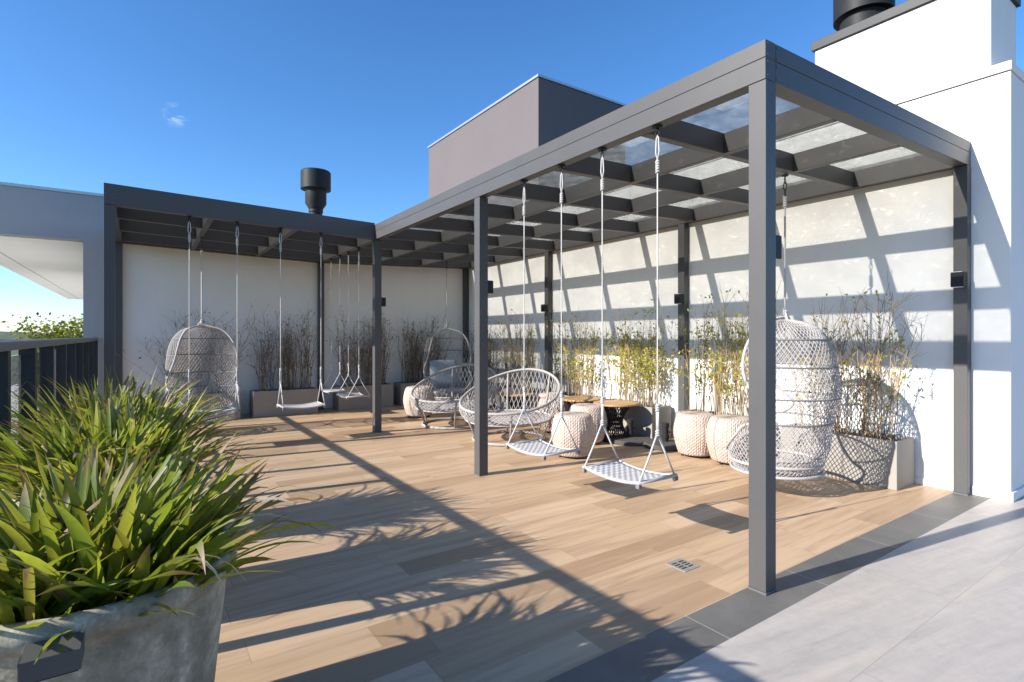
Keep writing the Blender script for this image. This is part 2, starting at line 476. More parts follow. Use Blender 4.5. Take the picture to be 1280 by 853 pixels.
beam(.093, W-.091, Y-.088, Y-.003, False)
beam(-2.687, -.003, Y-.088, Y-.003, False)
RZ0, RZ1 = 2.49, 2.632
PX = [(.87, .93), (1.79, 1.85)]
for a, b_ in PX: beam(a, b_, .096, Y-.091, False, RZ0, RZ1, 'purlin')
RY = [.81+.86*k for k in range(9)]
for y in RY:
    for a, b_ in ((.093, .867), (.933, 1.787), (1.853, W-.091)):
        beam(a, b_, y, y+.06, False, RZ0, RZ1, 'rafter')
LX = [(-1.87, -1.81), (-.98, -.92)]
for a, b_ in LX: beam(a, b_, 5.348, Y-.091, False, RZ0, RZ1, 'purlin')
LY = [y for y in RY if y > 5.5]
for y in LY:
    for a, b_ in ((-2.687, -1.873), (-1.807, -.983), (-.917, -.003)):
        beam(a, b_, y, y+.06, False, RZ0, RZ1, 'rafter')
gy = [.096]+[y+.03 for y in RY]+[Y-.092]
gx = [.092, .9, 1.82, W-.09]
for i in range(len(gy)-1):
    for k in range(3):
        MB().box(gx[k]+.003, gx[k+1]-.003, gy[i]+.003, gy[i+1]-.003, 2.636, 2.644, zr).build('glass_pane', M['roof_glass'], pg)
gy = [5.349]+[y+.03 for y in LY]+[Y-.092]
gx = [-2.687, -1.84, -.95, -.004]
for i in range(len(gy)-1):
    for k in range(3):
        MB().box(gx[k]+.003, gx[k+1]-.003, gy[i]+.003, gy[i+1]-.003, 2.636, 2.644, zr).build('glass_pane', M['roof_glass'], pg)
m = MB()
def stud(m, p, ax, r=.005, h=.004):
    q = Vector(p); d = Vector(ax)
    m.tube([q, q+d*h], r, 8)
for z in (2.51, 2.575, 2.61, 2.665):
    for x in (.018, .105): stud(m, (x, .003, z), (0, -1, 0))
for z in (2.52, 2.56, 2.60, 2.65):
    for x in (-2.765, -2.70): stud(m, (x, 5.255, z+.07), (0, -1, 0))
stud(m, (.045, 2.66, .22), (0, -1, 0)); stud(m, (W-.093, .045, .17), (-1, 0, 0))
m.build('bolt_heads', M['handrail'], pg)

# ------------------------------------------------------------------ railing
rl = thing('railing', 'long dark metal balcony railing with glass panels and rounded grey handrail', 'railing', (-3.0, 0, 0))
m = MB(); prof = [(-.03, -.022), (.03, -.022), (.034, 0), (.03, .018), (.014, .026), (-.014, .026), (-.03, .018), (-.034, 0)]
nb = len(prof)
for y in (-9, Y-.004):
    for a, z in prof: m.v.append((a, y, 1.203+z))
for k in range(nb): m.f.append((k, nb+k, nb+(k+1) % nb, (k+1) % nb))
m.f += [tuple(range(nb)), tuple(nb+k for k in reversed(range(nb)))]
m.build('handrail', M['handrail'], rl, True, 0).modifiers.new('es', 'EDGE_SPLIT').split_angle = R(40)
ys = [1.12+.75*k for k in range(-13, 10)]
for y in ys:
    if y < 7.95: MB().box(-.035, .035, y-.034, y+.034, .001, 1.181).build('post', M['rail_metal'], rl)
for a, b_ in zip(ys, ys[1:]):
    if b_ < 7.95: MB().box(-.005, .005, a+.037, b_-.037, .08, 1.15).build('glass_panel', M['rail_glass'], rl)
t = thing('terrace_rail', 'short dark rail of the side terrace in front of the leafy tree', 'railing', (-3.7, 9.2, 0))
MB().box(-1.0, .56, -.03, .03, 1.16, 1.195).build('handrail', M['black'], t)
MB().box(-1.0, .56, -.012, .012, .05, .10).build('bottom_rail', M['black'], t)
for k in range(4): MB().box(-.95+.48*k, -.91+.48*k, -.02, .02, -.2, 1.159).build('post', M['black'], t)
MB().box(-1.45, .56, -1.15, 12, -.25, -.01).build('ledge', M['grey_white'], t)

# ------------------------------------------------------------------ wall lights
def light(x, y, dx, label):
    t = thing('wall_light', label, 'wall light', (x, y, 1.69), 0, 'box wall lights on the pergola posts')
    a, c = (.001, .06) if dx > 0 else (-.075, -.001)
    MB().box(a, c, -.041, .041, -.057, .057).build('housing', M['black'], t, bevel=.002)
    a, c = (.015, .05) if dx > 0 else (-.07, -.02)
    MB().box(a, c, -.03, .03, .0575, .061).box(a, c, -.03, .03, -.061, -.0575).build('lens', M['plastic'], t)
light(.09, .045, 1, 'black box light on the inner side of the front corner post')
light(.09, 2.705, 1, 'black box light on the middle front post')
light(.09, 5.3, 1, 'black box light on the front post at the inner corner, before the shaded back wall')
light(W-.092, .045, -1, 'black box light on the wall post at the near end of the white wall')
light(W-.092, 2.705, -1, 'black box light on the wall post behind the yellow leafy shrubs')
light(W-.092, 5.3, -1, 'black box light on the far wall post beside the round lounge chairs')

# ------------------------------------------------------------------ rope swings
def rope_line(m, top, bot, r=.0042):
    n = 6
    m.tube([Vector(top).lerp(Vector(bot), i/n) for i in range(n+1)], r, 6)
def knot(m, x, y, z, r=.013, h=.05, turns=3):
    P = []
    for i in range(turns*10+1):
        a = 2*math.pi*i/10
        P.append((x+r*.75*math.cos(a), y+r*.75*math.sin(a), z-h/2+h*i/(turns*10)))
    m.tube(P, .006, 5)
    m.lathe([(r*.5, z-h/2), (r*.8, z-h/4), (r*.8, z+h/4), (r*.5, z+h/2)], 8, x, y)
def top_hook(m, x, z):
    m.lathe([(.03, z-.008), (.03, z)], 16, x, 0)
    m.lathe([(.009, z-.03), (.009, z-.008)], 8, x, 0)
    m.tube([(x+.014*math.cos(2*math.pi*k/12), 0, z-.042+.014*math.sin(2*math.pi*k/12)) for k in range(12)], .004, 5, True)
def make_swing(ztop, w=.463, d=.31, zs=.40):
    t = thing('rope_swing', '', 'swing', (0, 0, 0))
    # seat: woven sling sagging between two end bars, local x along the beam
    m = MB(); nx, ny = 16, 8
    def zz(u, v): return zs-.024*(1-(2*u-1)**2)+.0
    for i in range(nx+1):
        for j in range(ny+1):
            u, v = i/nx, j/ny
            m.v.append((-w/2+w*u, -d/2+d*v, zz(u, v)))
    for i in range(nx):
        for j in range(ny): m.f.append((i*(ny+1)+j, (i+1)*(ny+1)+j, (i+1)*(ny+1)+j+1, i*(ny+1)+j+1))
    s = m.build('seat', M['seatmesh'], t, True)
    so = s.modifiers.new('solid', 'SOLIDIFY'); so.thickness = .006; so.offset = 0
    for sy in (-1, 1):
        MB().tube([(-w/2+w*i/nx, sy*d/2, zz(i/nx, 0)+.001) for i in range(nx+1)], .011, 8).build('seat_edging', M['cane'], s, True)
    for sx in (-1, 1):
        MB().tube([(sx*w/2, -d/2-.015, zs), (sx*w/2, d/2+.015, zs)], .012, 8).build('end_bar', M['cane'], s, True)
        for sy in (-1, 1):
            MB().box(sx*w/2-.014, sx*w/2+.014, sy*(d/2+.008)-.012, sy*(d/2+.008)+.012, zs-.030, zs-.005).build('corner_cap', M['cane_dark'], s, bevel=.003)
    for sx in (-1, 1):
        x = sx*w/2
        m = MB()
        zk = zs+.275
        for sy in (-1, 1):
            m.tube([(x, 0, zk), (x, sy*d/2*.5, (zk+zs)/2-.004), (x, sy*d/2, zs+.005)], .006, 6)
            m.lathe([(.008, zs-.035), (.011, zs-.02), (.008, zs-.005)], 8, x, sy*d/2)
        m.tube([(x-.005, 0, zk), (x-.006, 0, zk+.14)], .005, 6); m.tube([(x+.005, 0, zk), (x+.006, 0, zk+.14)], .005, 6)
        knot(m, x, 0, zk, .011, .04); knot(m, x, 0, zk+.15, .011, .04)
        rope_line(m, (x, 0, ztop-.25), (x, 0, zk+.16))
        knot(m, x, 0, ztop-.235, .011, .075, 5)
        m.tube([(x, 0, ztop-.2), (x-.013, 0, ztop-.15), (x-.008, 0, ztop-.07), (x, 0, ztop-.052), (x+.008, 0, ztop-.07), (x+.013, 0, ztop-.15), (x, 0, ztop-.2)], .0045, 6)
        m.build('rope', M['rope'], t, True)
        m = MB(); top_hook(m, x, ztop)
        m.build('hook', M['black'], t, True)
    return t
sw0 = make_swing(2.489)
SW = [(.045, .9285, 90, 2.489, 'white woven rope swing nearest the front corner post, in front of the umbrella bases'),
      (.045, 1.8125, 90, 2.489, 'white woven rope swing by the middle front post, in front of a round lounge chair'),
      (-1.815, 5.30, 0, 2.535, 'white rope swing hanging in front of the net egg chair of the shaded wing'),
      (-.895, 5.30, 0, 2.513, 'white rope swing hanging in front of a planter of bare shrubs on the shaded wall'),
      (.045, 6.235, 90, 2.489, 'white rope swing beside the post of the inner corner, nearer of two under one beam'),
      (.045, 7.11, 90, 2.489, 'white rope swing closest to the shaded back wall, behind another swing on its beam')]
for i, (x, y, a, z, lab) in enumerate(SW):
    o = sw0 if i == 0 else copy_tree(sw0)
    o.location = (x, y, z-2.489); o.rotation_euler.z = R(a)
    o['label'] = lab; o['group'] = 'rope swings under the pergola'

# ------------------------------------------------------------------ hanging egg chairs
ROWS = [(.00, .03, .18, .17, 0, 180), (.07, .05, .315, .295, 0, 180), (.15, .13, .36, .345, -.01, 180), (.24, .24, .385, .375, 0, 146),
        (.32, .35, .40, .39, 0, 124), (.38, .43, .405, .395, .0, 112), (.42, .48, .40, .40, .01, 92), (.48, .56, .395, .41, .02, 86),
        (.56, .66, .40, .425, .02, 101), (.66, .82, .395, .425, .015, 113), (.76, .98, .37, .395, .02, 117), (.86, 1.12, .31, .325, .03, 117),
        (.94, 1.215, .205, .21, .045, 117), (1.0, 1.265, .015, .02, .06, 120)]
def smooth_row(v):
    v = min(max(v, 0), 1)
    for i in range(len(ROWS)-1):
        if v <= ROWS[i+1][0]:
            p1, p2 = ROWS[i], ROWS[i+1]; p0 = ROWS[max(i-1, 0)]; p3 = ROWS[min(i+2, len(ROWS)-1)]
            t = (v-p1[0])/(p2[0]-p1[0])
            r = []
            for k in range(1, 6):
                m1 = (p2[k]-p0[k])/max(1e-6, p2[0]-p0[0])*(p2[0]-p1[0]); m2 = (p3[k]-p1[k])/max(1e-6, p3[0]-p1[0])*(p2[0]-p1[0])
                r.append((2*t**3-3*t*t+1)*p1[k]+(t**3-2*t*t+t)*m1+(-2*t**3+3*t*t)*p2[k]+(t**3-t*t)*m2)
            return r
    return ROWS[-1][1:]
def egg_pt(u, v):
    z, a, b, c, ph = smooth_row(v)
    ph = min(ph, 180)
    f = R(-ph+2*ph*u)
    return (max(a, .01)*math.sin(f), c+max(b, .01)*math.cos(f), z)
def make_egg(drop, nd_=84, r=.0036):
    """front of the chair faces local -y; drop = height of the roof over the chair top"""
    t = thing('hanging_chair', '', 'hanging chair', (0, 0, 0))
    m = MB(); st = 30
    for k in range(nd_):
        for s in (-1, 1):
            P = []
            for i in range(st+1):
                v = i/st*.985
                u = k/nd_+s*.42*v
                # clip at the opening, only where the shell is open
                ph = smooth_row(v)[4]
                lim = min(1.0, ph/180)
                au = (u % 1.0)
                fr = abs(au-.5)*2            # 0 at the back, 1 at the front
                if fr <= lim:
                    f = (au-.5)*2*math.pi
                    z, a, b_, c, _ = smooth_row(v)
                    P.append((max(a, .01)*math.sin(f), c+max(b_, .01)*math.cos(f), z))
                else:
                    if len(P) > 1: m.tube(P, r, 4, cap=False)
                    P = []
            if len(P) > 1: m.tube(P, r, 4, cap=False)
    m.build('netting', M['cane'], t, True)
    m = MB()
    edge = [egg_pt(0, .16+.84*i/60) for i in range(61)]+[egg_pt(1, .16+.84*i/60) for i in range(60, -1, -1)]
    m.tube(edge, .013, 8, True)
    for v in (.06, .145):
        m.tube([egg_pt(i/48, v) for i in range(48)], .013, 8, True)
    m.build('frame', M['cane'], t, True)
    m = MB()
    for v in (.40, .55, .70, .84): m.tube([egg_pt(i/40, v) for i in range(41)], .0075, 6)
    m.build('bands', M['cane_dark'], t, True)
    # base net: flat grid in the bottom ring
    m = MB()
    for k in range(-9, 10):
        x = k*.037; q = math.sqrt(max(0, 1-(x/.36)**2))
        m.tube([(x, -.335*q, .06), (x, .335*q, .06)], .0036, 4); m.tube([(-.36*q, x*.93, .057), (.36*q, x*.93, .057)], .0036, 4)
    m.tube([(.365*math.cos(2*math.pi*k/40), .34*math.sin(2*math.pi*k/40), .055) for k in range(40)], .012, 6, True)
    for a in (.7, 1.7): m.tube([(.36*math.cos(a), .34*math.sin(a), .04), (-.36*math.cos(a), -.34*math.sin(a), .04)], .009, 6)
    m.build('seat_base', M['cane'], t, True)
    z1 = 1.27; zt = z1+drop; yc = .065
    m = MB(); rope_line(m, (0, yc, zt-.22), (0, yc, z1+.02), .0075)
    knot(m, 0, yc, zt-.22, .016, .1, 5); knot(m, 0, yc, z1+.04, .018, .06)
    for sx in (-1, 1): m.tube([(0, yc, z1+.06), (sx*.05, yc+.03, z1-.02)], .006, 6)
    m.build('rope', M['rope'], t, True)
    m = MB()
    m.tube([(.012*math.cos(2*math.pi*k/10), yc, zt-.15+.035*math.sin(2*math.pi*k/10)) for k in range(10)], .004, 5, True)
    m.tube([(0, yc+.012*math.cos(2*math.pi*k/10), zt-.09+.035*math.sin(2*math.pi*k/10)) for k in range(10)], .004, 5, True)
    m.tube([(.012*math.cos(2*math.pi*k/10), yc, zt-.04+.03*math.sin(2*math.pi*k/10)) for k in range(10)], .004, 5, True)
    m.lathe([(.025, zt-.008), (.025, zt)], 12, 0, yc)
    m.build('hook', M['black'], t, True)
    return t
EG = 'egg-shaped net chairs hung from the pergola'
e = make_egg(1.15, 66, .0032); e.location = (1.78, .945, .125); e.rotation_euler.z = R(-163)
look(e, 'pale grey net egg chair hung before the white wall, partly behind the front corner post', group=EG)
e2 = make_egg(1.13, 60, .0032); e2.location = (-1.82, 6.45, .12); e2.rotation_euler.z = R(12)
look(e2, 'greyish net egg chair hanging in the shaded wing, behind the strap-leaved plants', group=EG)
e3 = make_egg(1.15, 26, .0022); e3.location = (1.82, 6.72, .11); e3.rotation_euler.z = R(-14)
look(e3, 'open-netted egg chair with blue grey cushions hanging in the far corner', group=EG)
def pillow(name, w, h, th, label, loc, rot, m=None):
    mb = MB(); n = 14
    for s in (1, -1):
        for i in range(n+1):
            for j in range(n+1):
                a, b_ = 2*i/n-1, 2*j/n-1
                k = ((1-a**6)*(1-b_**6))**.5
                q = 1-.06*(abs(a*b_))**2
                mb.v.append((a*w/2*q, s*th/2*k, b_*h/2*q))
    N = (n+1)**2
    for i in range(n):
        for j in range(n):
            q = (i*(n+1)+j, (i+1)*(n+1)+j, (i+1)*(n+1)+j+1, i*(n+1)+j+1)
            mb.f.append(q); mb.f.append(tuple(N+z for z in reversed(q)))
    o = mb.build(name, M['cushion'] if m is None else m, None, True)
    o.location = loc; o.rotation_euler = rot
    return look(o, label, 'cushion')
pillow('back_cushion', .50, .48, .15, 'plump blue grey back cushion standing upright in the far egg chair', (1.86, 6.93, .60), (R(-14), 0, R(-14)))
pillow('seat_cushion', .56, .54, .11, 'flat pale blue grey seat cushion lying in the far egg chair', (1.80, 6.66, .30), (R(84), 0, R(-14)), M['cushion'])

# ------------------------------------------------------------------ round lounge chairs
def make_lounge():
    t = thing('lounge_chair', '', 'lounge chair', (0, 0, 0))       # faces local -x
    RR = .60
    def rim(a):
        x, y = RR*math.cos(a), RR*math.sin(a)
        return Vector((x+.03, y, .565+.215*math.cos(a)+.03*math.cos(2*a)))
    def seat(a): return Vector((.52*math.cos(a), .52*math.sin(a), .265+.02*math.cos(a)))
    m = MB(); m.tube([rim(2*math.pi*k/72) for k in range(72)], .0165, 8, True); m.build('rim', M['grey_frame'], t, True)
    m = MB(); m.tube([(.43*math.cos(2*math.pi*k/60), .43*math.sin(2*math.pi*k/60), .018) for k in range(60)], .017, 8, True); m.build('base_ring', M['grey_frame'], t, True)
    for k in range(6):
        a = R(30+60*k)
        p = [rim(a), rim(a).lerp(seat(a), .6)+Vector((.02*math.cos(a), .02*math.sin(a), 0)), Vector((.43*math.cos(a), .43*math.sin(a), .02))]
        MB().tube(p, .0125, 8).build('leg', M['grey_frame'], t, True)
    m = MB()
    m.tube([seat(2*math.pi*k/60) for k in range(60)], .012, 6, True)
    nn = 60
    for k in range(nn):
        for s in (-1, 1):
            P = []
            for i in range(11):
                q = i/10; a = 2*math.pi*(k+s*3.4*q)/nn
                p = seat(a).lerp(rim(a), q); out = .035*math.sin(math.pi*q)
                P.append(p+Vector((math.cos(a)*out, math.sin(a)*out, 0)))
            m.tube(P, .0034, 4, cap=False)
    m.build('netting', M['cane'], t, True)
    m = MB()
    for k in range(-14, 15):
        c = k*.036; q = math.sqrt(max(0, .52**2-c*c))
        for ang in (R(40), R(-40)):
            ca, sa = math.cos(ang), math.sin(ang)
            P = []
            for i in range(7):
                s = -q+2*q*i/6; x, y = c*ca-s*sa, c*sa+s*ca
                P.append((x, y, .262+.04*x-.03*(1-(x*x+y*y)/.27)))
            m.tube(P, .0042, 4, cap=False)
    m.build('seat_net', M['cane'], t, True)
    return t
l1 = make_lounge(); l1.location = (1.18, 3.93, 0); l1.rotation_euler.z = R(28)
look(l1, 'round net lounge chair beside the middle front post, its tilted rim nearest the swings', group='round net lounge chairs')
l2 = copy_tree(l1); l2.location = (1.15, 5.27, 0); l2.rotation_euler.z = R(34)
look(l2, 'round net lounge chair farther back, in front of the far egg chair with cushions', group='round net lounge chairs')

# ------------------------------------------------------------------ poufs
def make_pouf():
    t = thing('pouf', '', 'pouf', (0, 0, 0))
    prof = [(.02, .03), (.165, .025), (.178, .035), (.19, .07), (.208, .13), (.222, .20), (.226, .25), (.22, .31), (.207, .37), (.192, .415), (.178, .435), (.16, .443), (.02, .446)]
    P = []
    for i in range(len(prof)-1):
        for k in range(3):
            s = k/3; P.append((prof[i][0]*(1-s)+prof[i+1][0]*s, prof[i][1]*(1-s)+prof[i+1][1]*s))
    P.append(prof[-1])
    def fn(a, i):
        q = (a % (math.pi/4))-math.pi/8
        return .93+.07*1.0/math.cos(q)+.012*(abs(q)/(math.pi/8))**4+.006*math.cos(a*40)
    MB().lathe(P, 160, fn=fn).build('body', M['weave'], t, True)
    for k in range(4):
        a = R(45+90*k); MB().lathe([(.014, 0), (.016, .035)], 10, .14*math.cos(a), .14*math.sin(a)).build('foot', M['black'], t)
    return t
p0 = make_pouf()
PF = [(2.30, 2.10, 1.0, 10, 'beige woven pouf in the sun, the farther of two beside the front corner egg chair'),
      (2.31, 1.70, 1.02, 40, 'beige woven pouf half hidden behind the front corner post'),
      (1.22, 2.80, 1.0, 22, 'beige woven pouf with a shaded flank right behind the middle swing'),
      (1.82, 3.24, 1.0, 5, 'beige woven pouf standing in front of the orange timber side table'),
      (1.96, 4.02, 1.0, 60, 'beige woven pouf between the round lounge chair and the tables, on its open side'),
      (2.30, 4.62, 1.0, 33, 'beige woven pouf beside the far timber table, closer to the wall'),
      (2.32, 5.40, 1.0, 50, 'beige woven pouf seen through the net of the nearer lounge chair'),
      (1.06, 6.22, 1.05, 15, 'sunlit beige woven pouf at the far left behind the second lounge chair')]
for i, (x, y, s, a, lab) in enumerate(PF):
    o = p0 if i == 0 else copy_tree(p0)
    o.location = (x, y, 0); o.rotation_euler.z = R(a); o.scale = (s, s, s)
    look(o, lab, group='woven poufs')

# ------------------------------------------------------------------ side tables and parasol bases
def make_table():
    t = thing('side_table', '', 'side table', (0, 0, 0))
    MB().lathe([(.255, .425), (.262, .43), (.262, .445), (.255, .45)], 48).build('tabletop', M['table'], t, bevel=0)
    m = MB()
    for k in range(28):
        a = 2*math.pi*k/28
        for s in (-1, 1):
            P = []
            for i in range(9):
                q = i/8; rr = .085+.11*(2*q-1)**2; an = a+s*.9*q
                P.append((rr*math.cos(an), rr*math.sin(an), .01+.41*q))
            m.tube(P, .0045, 4)
    for z in (.012, .42): m.tube([(.195*math.cos(2*math.pi*k/36), .195*math.sin(2*math.pi*k/36), z) for k in range(36)], .009, 6, True)
    m.build('base', M['rail_metal'], t, True)
    return t
t1 = make_table(); t1.location = (2.22, 3.18, 0); look(t1, 'round orange timber side table with a waisted dark wire base, nearest the umbrella bases', group='timber side tables')
t2 = copy_tree(t1); t2.location = (2.18, 3.76, 0); look(t2, 'round orange timber side table just behind another, close to the shrubs', group='timber side tables')
t3 = copy_tree(t1); t3.location = (1.86, 4.75, 0); look(t3, 'round timber side table seen through the lounge chair net', group='timber side tables')
def make_base():
    t = thing('umbrella_base', '', 'umbrella base', (0, 0, 0))
    MB().lathe([(.235, .0), (.245, .008), (.245, .04), (.235, .05), (.05, .062), (.02, .062)], 48).build('disc', M['dusty_black'], t, True).modifiers.new('es', 'EDGE_SPLIT').split_angle = R(30)
    MB().lathe([(.034, .062), (.034, .25)], 20).lathe([(.043, .10), (.043, .13)], 20).lathe([(.042, .225), (.042, .27)], 20).build('tube', M['black'], t, True).modifiers.new('es', 'EDGE_SPLIT').split_angle = R(30)
    MB().tube([(.034, 0, .16), (.075, 0, .16)], .011, 8).build('knob', M['black'], t)
    return t
u1 = make_base(); u1.location = (2.39, 2.57, 0); look(u1, 'black round umbrella base with a short tube, in front of the wall post', group='black umbrella bases')
u2 = copy_tree(u1); u2.location = (2.26, 2.98, 0); look(u2, 'black round umbrella base with a short tube, touching the timber side table', group='black umbrella bases')

# ------------------------------------------------------------------ planter boxes and bare shrubs
def make_planter(L=.96, D=.35, H=.395):
    t = thing('planter_box', '', 'planter', (0, 0, 0))
    w = .022; m = MB()
    m.v += [(-L/2, -D/2, .0), (L/2, -D/2, .0), (L/2, D/2, .0), (-L/2, D/2, .0), (-L/2, -D/2, H), (L/2, -D/2, H), (L/2, D/2, H), (-L/2, D/2, H),
            (-L/2+w, -D/2+w, H), (L/2-w, -D/2+w, H), (L/2-w, D/2-w, H), (-L/2+w, D/2-w, H), (-L/2+w, -D/2+w, H-.15), (L/2-w, -D/2+w, H-.15), (L/2-w, D/2-w, H-.15), (-L/2+w, D/2-w, H-.15)]
    m.f += [(0, 3, 2, 1), (0, 1, 5, 4), (1, 2, 6, 5), (2, 3, 7, 6), (3, 0, 4, 7), (4, 5, 9, 8), (5, 6, 10, 9), (6, 7, 11, 10), (7, 4, 8, 11),
            (8, 9, 13, 12), (9, 10, 14, 13), (10, 11, 15, 14), (11, 8, 12, 15)]
    m.build('box', M['planter'], t, bevel=.004)
    m = MB(); nx, ny = 28, 10; r = random.Random(7)
    for i in range(nx+1):
        for j in range(ny+1):
            m.v.append((-L/2+w+(L-2*w)*i/nx, -D/2+w+(D-2*w)*j/ny, H-.035+r.uniform(-.012, .016)))
    for i in range(nx):
        for j in range(ny): m.f.append((i*(ny+1)+j, (i+1)*(ny+1)+j, (i+1)*(ny+1)+j+1, i*(ny+1)+j+1))
    m.build('soil', M['soil'], t, True)
    return t
LC = {'yellow': [(.54, .52, .05), (.42, .47, .05), (.60, .52, .06), (.28, .36, .045), (.50, .32, .07)],
      'brown': [(.20, .16, .07), (.15, .16, .06), (.27, .19, .09), (.13, .16, .05)]}
SC = {'yellow': [(.26, .19, .11), (.34, .23, .12), (.14, .10, .07), (.38, .28, .14)], 'brown': [(.20, .15, .11), (.26, .18, .12), (.13, .10, .08)]}
def shrub_mesh(seed, L, D, H, ns, nl, pal, spread=.16, twig=5):
    r = random.Random(seed); S = MB(); F = MB()
    def leaf(p, d, s):
        d = d.normalized(); sd = d.cross(Vector((r.uniform(-1, 1), r.uniform(-1, 1), r.uniform(-.3, 1))))
        if sd.length < 1e-4: return
        sd.normalize(); nn = d.cross(sd)
        n = len(F.v); c = r.choice(LC[pal]); k = r.uniform(.75, 1.25); c = tuple(q*k for q in c)
        F.v += [tuple(p), tuple(p+d*s*.45+sd*s*.24+nn*s*.06), tuple(p+d*s), tuple(p+d*s*.45-sd*s*.24+nn*s*.06)]
        F.f += [(n, n+1, n+2), (n, n+2, n+3)]; F.col += [c]*4
    def stick(P, rr, c, n=3):
        b0 = len(S.v); S.tube(P, rr, n, cap=False); S.col += [c]*(len(S.v)-b0)
    pts = []
    for i in range(ns):
        bx = r.uniform(-L/2, L/2)*.92; by = r.uniform(-D/2, D/2)*.7
        h = H*(.42+.58*r.random()**.8); ox = r.gauss(0, spread)+bx*.12; oy = r.gauss(-.01, spread*.45)
        c = r.choice(SC[pal]); P = []; n = 7; kx, ky = r.uniform(-.02, .02), r.uniform(-.02, .02)
        for k in range(n+1):
            q = k/n
            P.append(Vector((bx+ox*q**1.5+kx*math.sin(q*9)+r.uniform(-.008, .008), by+oy*q**1.5+ky*math.sin(q*7)+r.uniform(-.006, .006), h*q)))
        stick(P, [.0044*(1-.72*k/n) for k in range(n+1)], c, 4)
        pts += [(P[k], P[min(k+1, n)]-P[k-1]) for k in range(2, n+1)]
        for tw in range(r.randint(twig-2, twig+2)):
            k = r.uniform(.25, .95)*n; a = int(k); p = P[a].lerp(P[min(a+1, n)], k-a)
            d = Vector((r.gauss(0, .5), r.gauss(0, .35), r.uniform(.5, 1.1))).normalized(); l = r.uniform(.07, .26)*h
            Q = [p, p+d*l*.5+Vector((r.uniform(-.012, .012), 0, .01)), p+d*l+Vector((r.uniform(-.02, .02), 0, .03*l))]
            stick(Q, [.0026, .002, .0011], c)
            pts += [(Q[1], d), (Q[2], d)]
            if r.random() < .55:
                d2 = (d+Vector((r.gauss(0, .5), r.gauss(0, .4), .2))).normalized()
                stick([Q[1], Q[1]+d2*l*.4], [.0018, .0009], c); pts.append((Q[1]+d2*l*.4, d2))
    for i in range(nl):
        p, d = r.choice(pts)
        if pal == 'yellow' and p.z > H*.72 and r.random() < .6: continue
        dd = d.normalized()*.6+Vector((r.gauss(0, .7), r.gauss(0, .7), r.gauss(.1, .5)))
        leaf(p+Vector((r.uniform(-.012, .012), r.uniform(-.012, .012), r.uniform(-.03, .03))), dd, r.uniform(.022, .05))
    return S, F
def colmat(name):
    m, nt, p = mat(name)
    a = nd(nt, 'ShaderNodeVertexColor', layer_name='Col'); nt.links.new(a.outputs[0], p.inputs['Base Color']); p.inputs['Roughness'].default_value = .8
    return m
M['stem'] = colmat('shrub_stem')
pl0 = make_planter()
GP, GS = 'grey planter boxes along the walls', 'slender shrubs in the planter boxes'
# (x, y, rot, planter label, shrub label, shrub args)
PLN = [(2.715, .85, 90, 'grey planter box behind the front corner egg chair, its lit end beside the wall socket',
        'bare twiggy shrub with a few yellow leaves behind the front corner egg chair', (1, 1.30, 62, 560, 'yellow', .15, 6)),
       (2.70, 2.06, 90, 'grey planter box mostly hidden behind two sunlit poufs',
        'yellow green twiggy shrub right behind the two sunlit poufs', (2, 1.36, 56, 1700, 'yellow', .10, 5)),
       (2.70, 3.36, 90, 'grey planter box behind the timber side table and umbrella bases',
        'dense yellow leafed shrub behind the nearest timber side table', (3, 1.24, 66, 2700, 'yellow', .08, 5)),
       (2.70, 4.48, 90, 'grey planter box behind the second timber table, left of the dense yellow shrub',
        'reddish twiggy shrub with yellow leaves between the far wall post and the dense yellow shrub', (4, 1.24, 58, 1400, 'yellow', .09, 5)),
       (2.70, 5.86, 90, 'grey planter box beyond the far wall post, behind the nearer lounge chair',
        'dry brownish shrub beside the far wall post, seen over the nearer lounge chair', (5, 1.26, 64, 420, 'yellow', .09, 5)),
       (2.70, 6.96, 90, 'grey planter box at the inner corner of the two walls',
        'dry brown shrub in the corner where lit and shaded walls meet', (6, 1.22, 84, 420, 'brown', .09, 5)),
       (1.83, 7.76, 0, 'dark grey planter box behind the far egg chair',
        'dense brown shrub spreading behind the far egg chair', (7, 1.24, 112, 800, 'brown', .12, 5)),
       (.72, 7.76, 0, 'grey planter box half hidden by the inner corner post and rear swings',
        'dry brown shrub split by the inner corner post, behind the rear swings', (8, 1.26, 104, 620, 'brown', .11, 5)),
       (-.585, 7.72, 0, 'grey planter box standing alone below the second shaded swing, small white tag on it',
        'dry reed-like shrub behind the swing in the middle of the shaded wall', (9, 1.28, 104, 480, 'brown', .11, 5)),
       (-1.72, 7.74, 0, 'grey planter box tucked behind the shaded net egg chair',
        'leaning brown shrub fanning out behind the shaded net egg chair', (10, 1.28, 64, 320, 'brown', .26, 6))]
for i, (x, y, a, lab, slab, (seed, H, ns, nl, pal, spr, tw)) in enumerate(PLN):
    o = pl0 if i == 0 else copy_tree(pl0)
    o.location = (x, y, 0); o.rotation_euler.z = R(a); look(o, lab, group=GP)
    s = thing('shrub', slab, 'shrub', (x, y, .36), R(a), GS)
    S, F = shrub_mesh(seed, .88, .26, H, ns, nl, pal, spr, tw)
    S.build('stems', M['stem'], s); F.build('leaves', M['leaf'], s)
    if i == 8:
        MB().box(-.44, -.415, -.1635, -.1605, .355, .365).build('tag', M['plastic'], o)

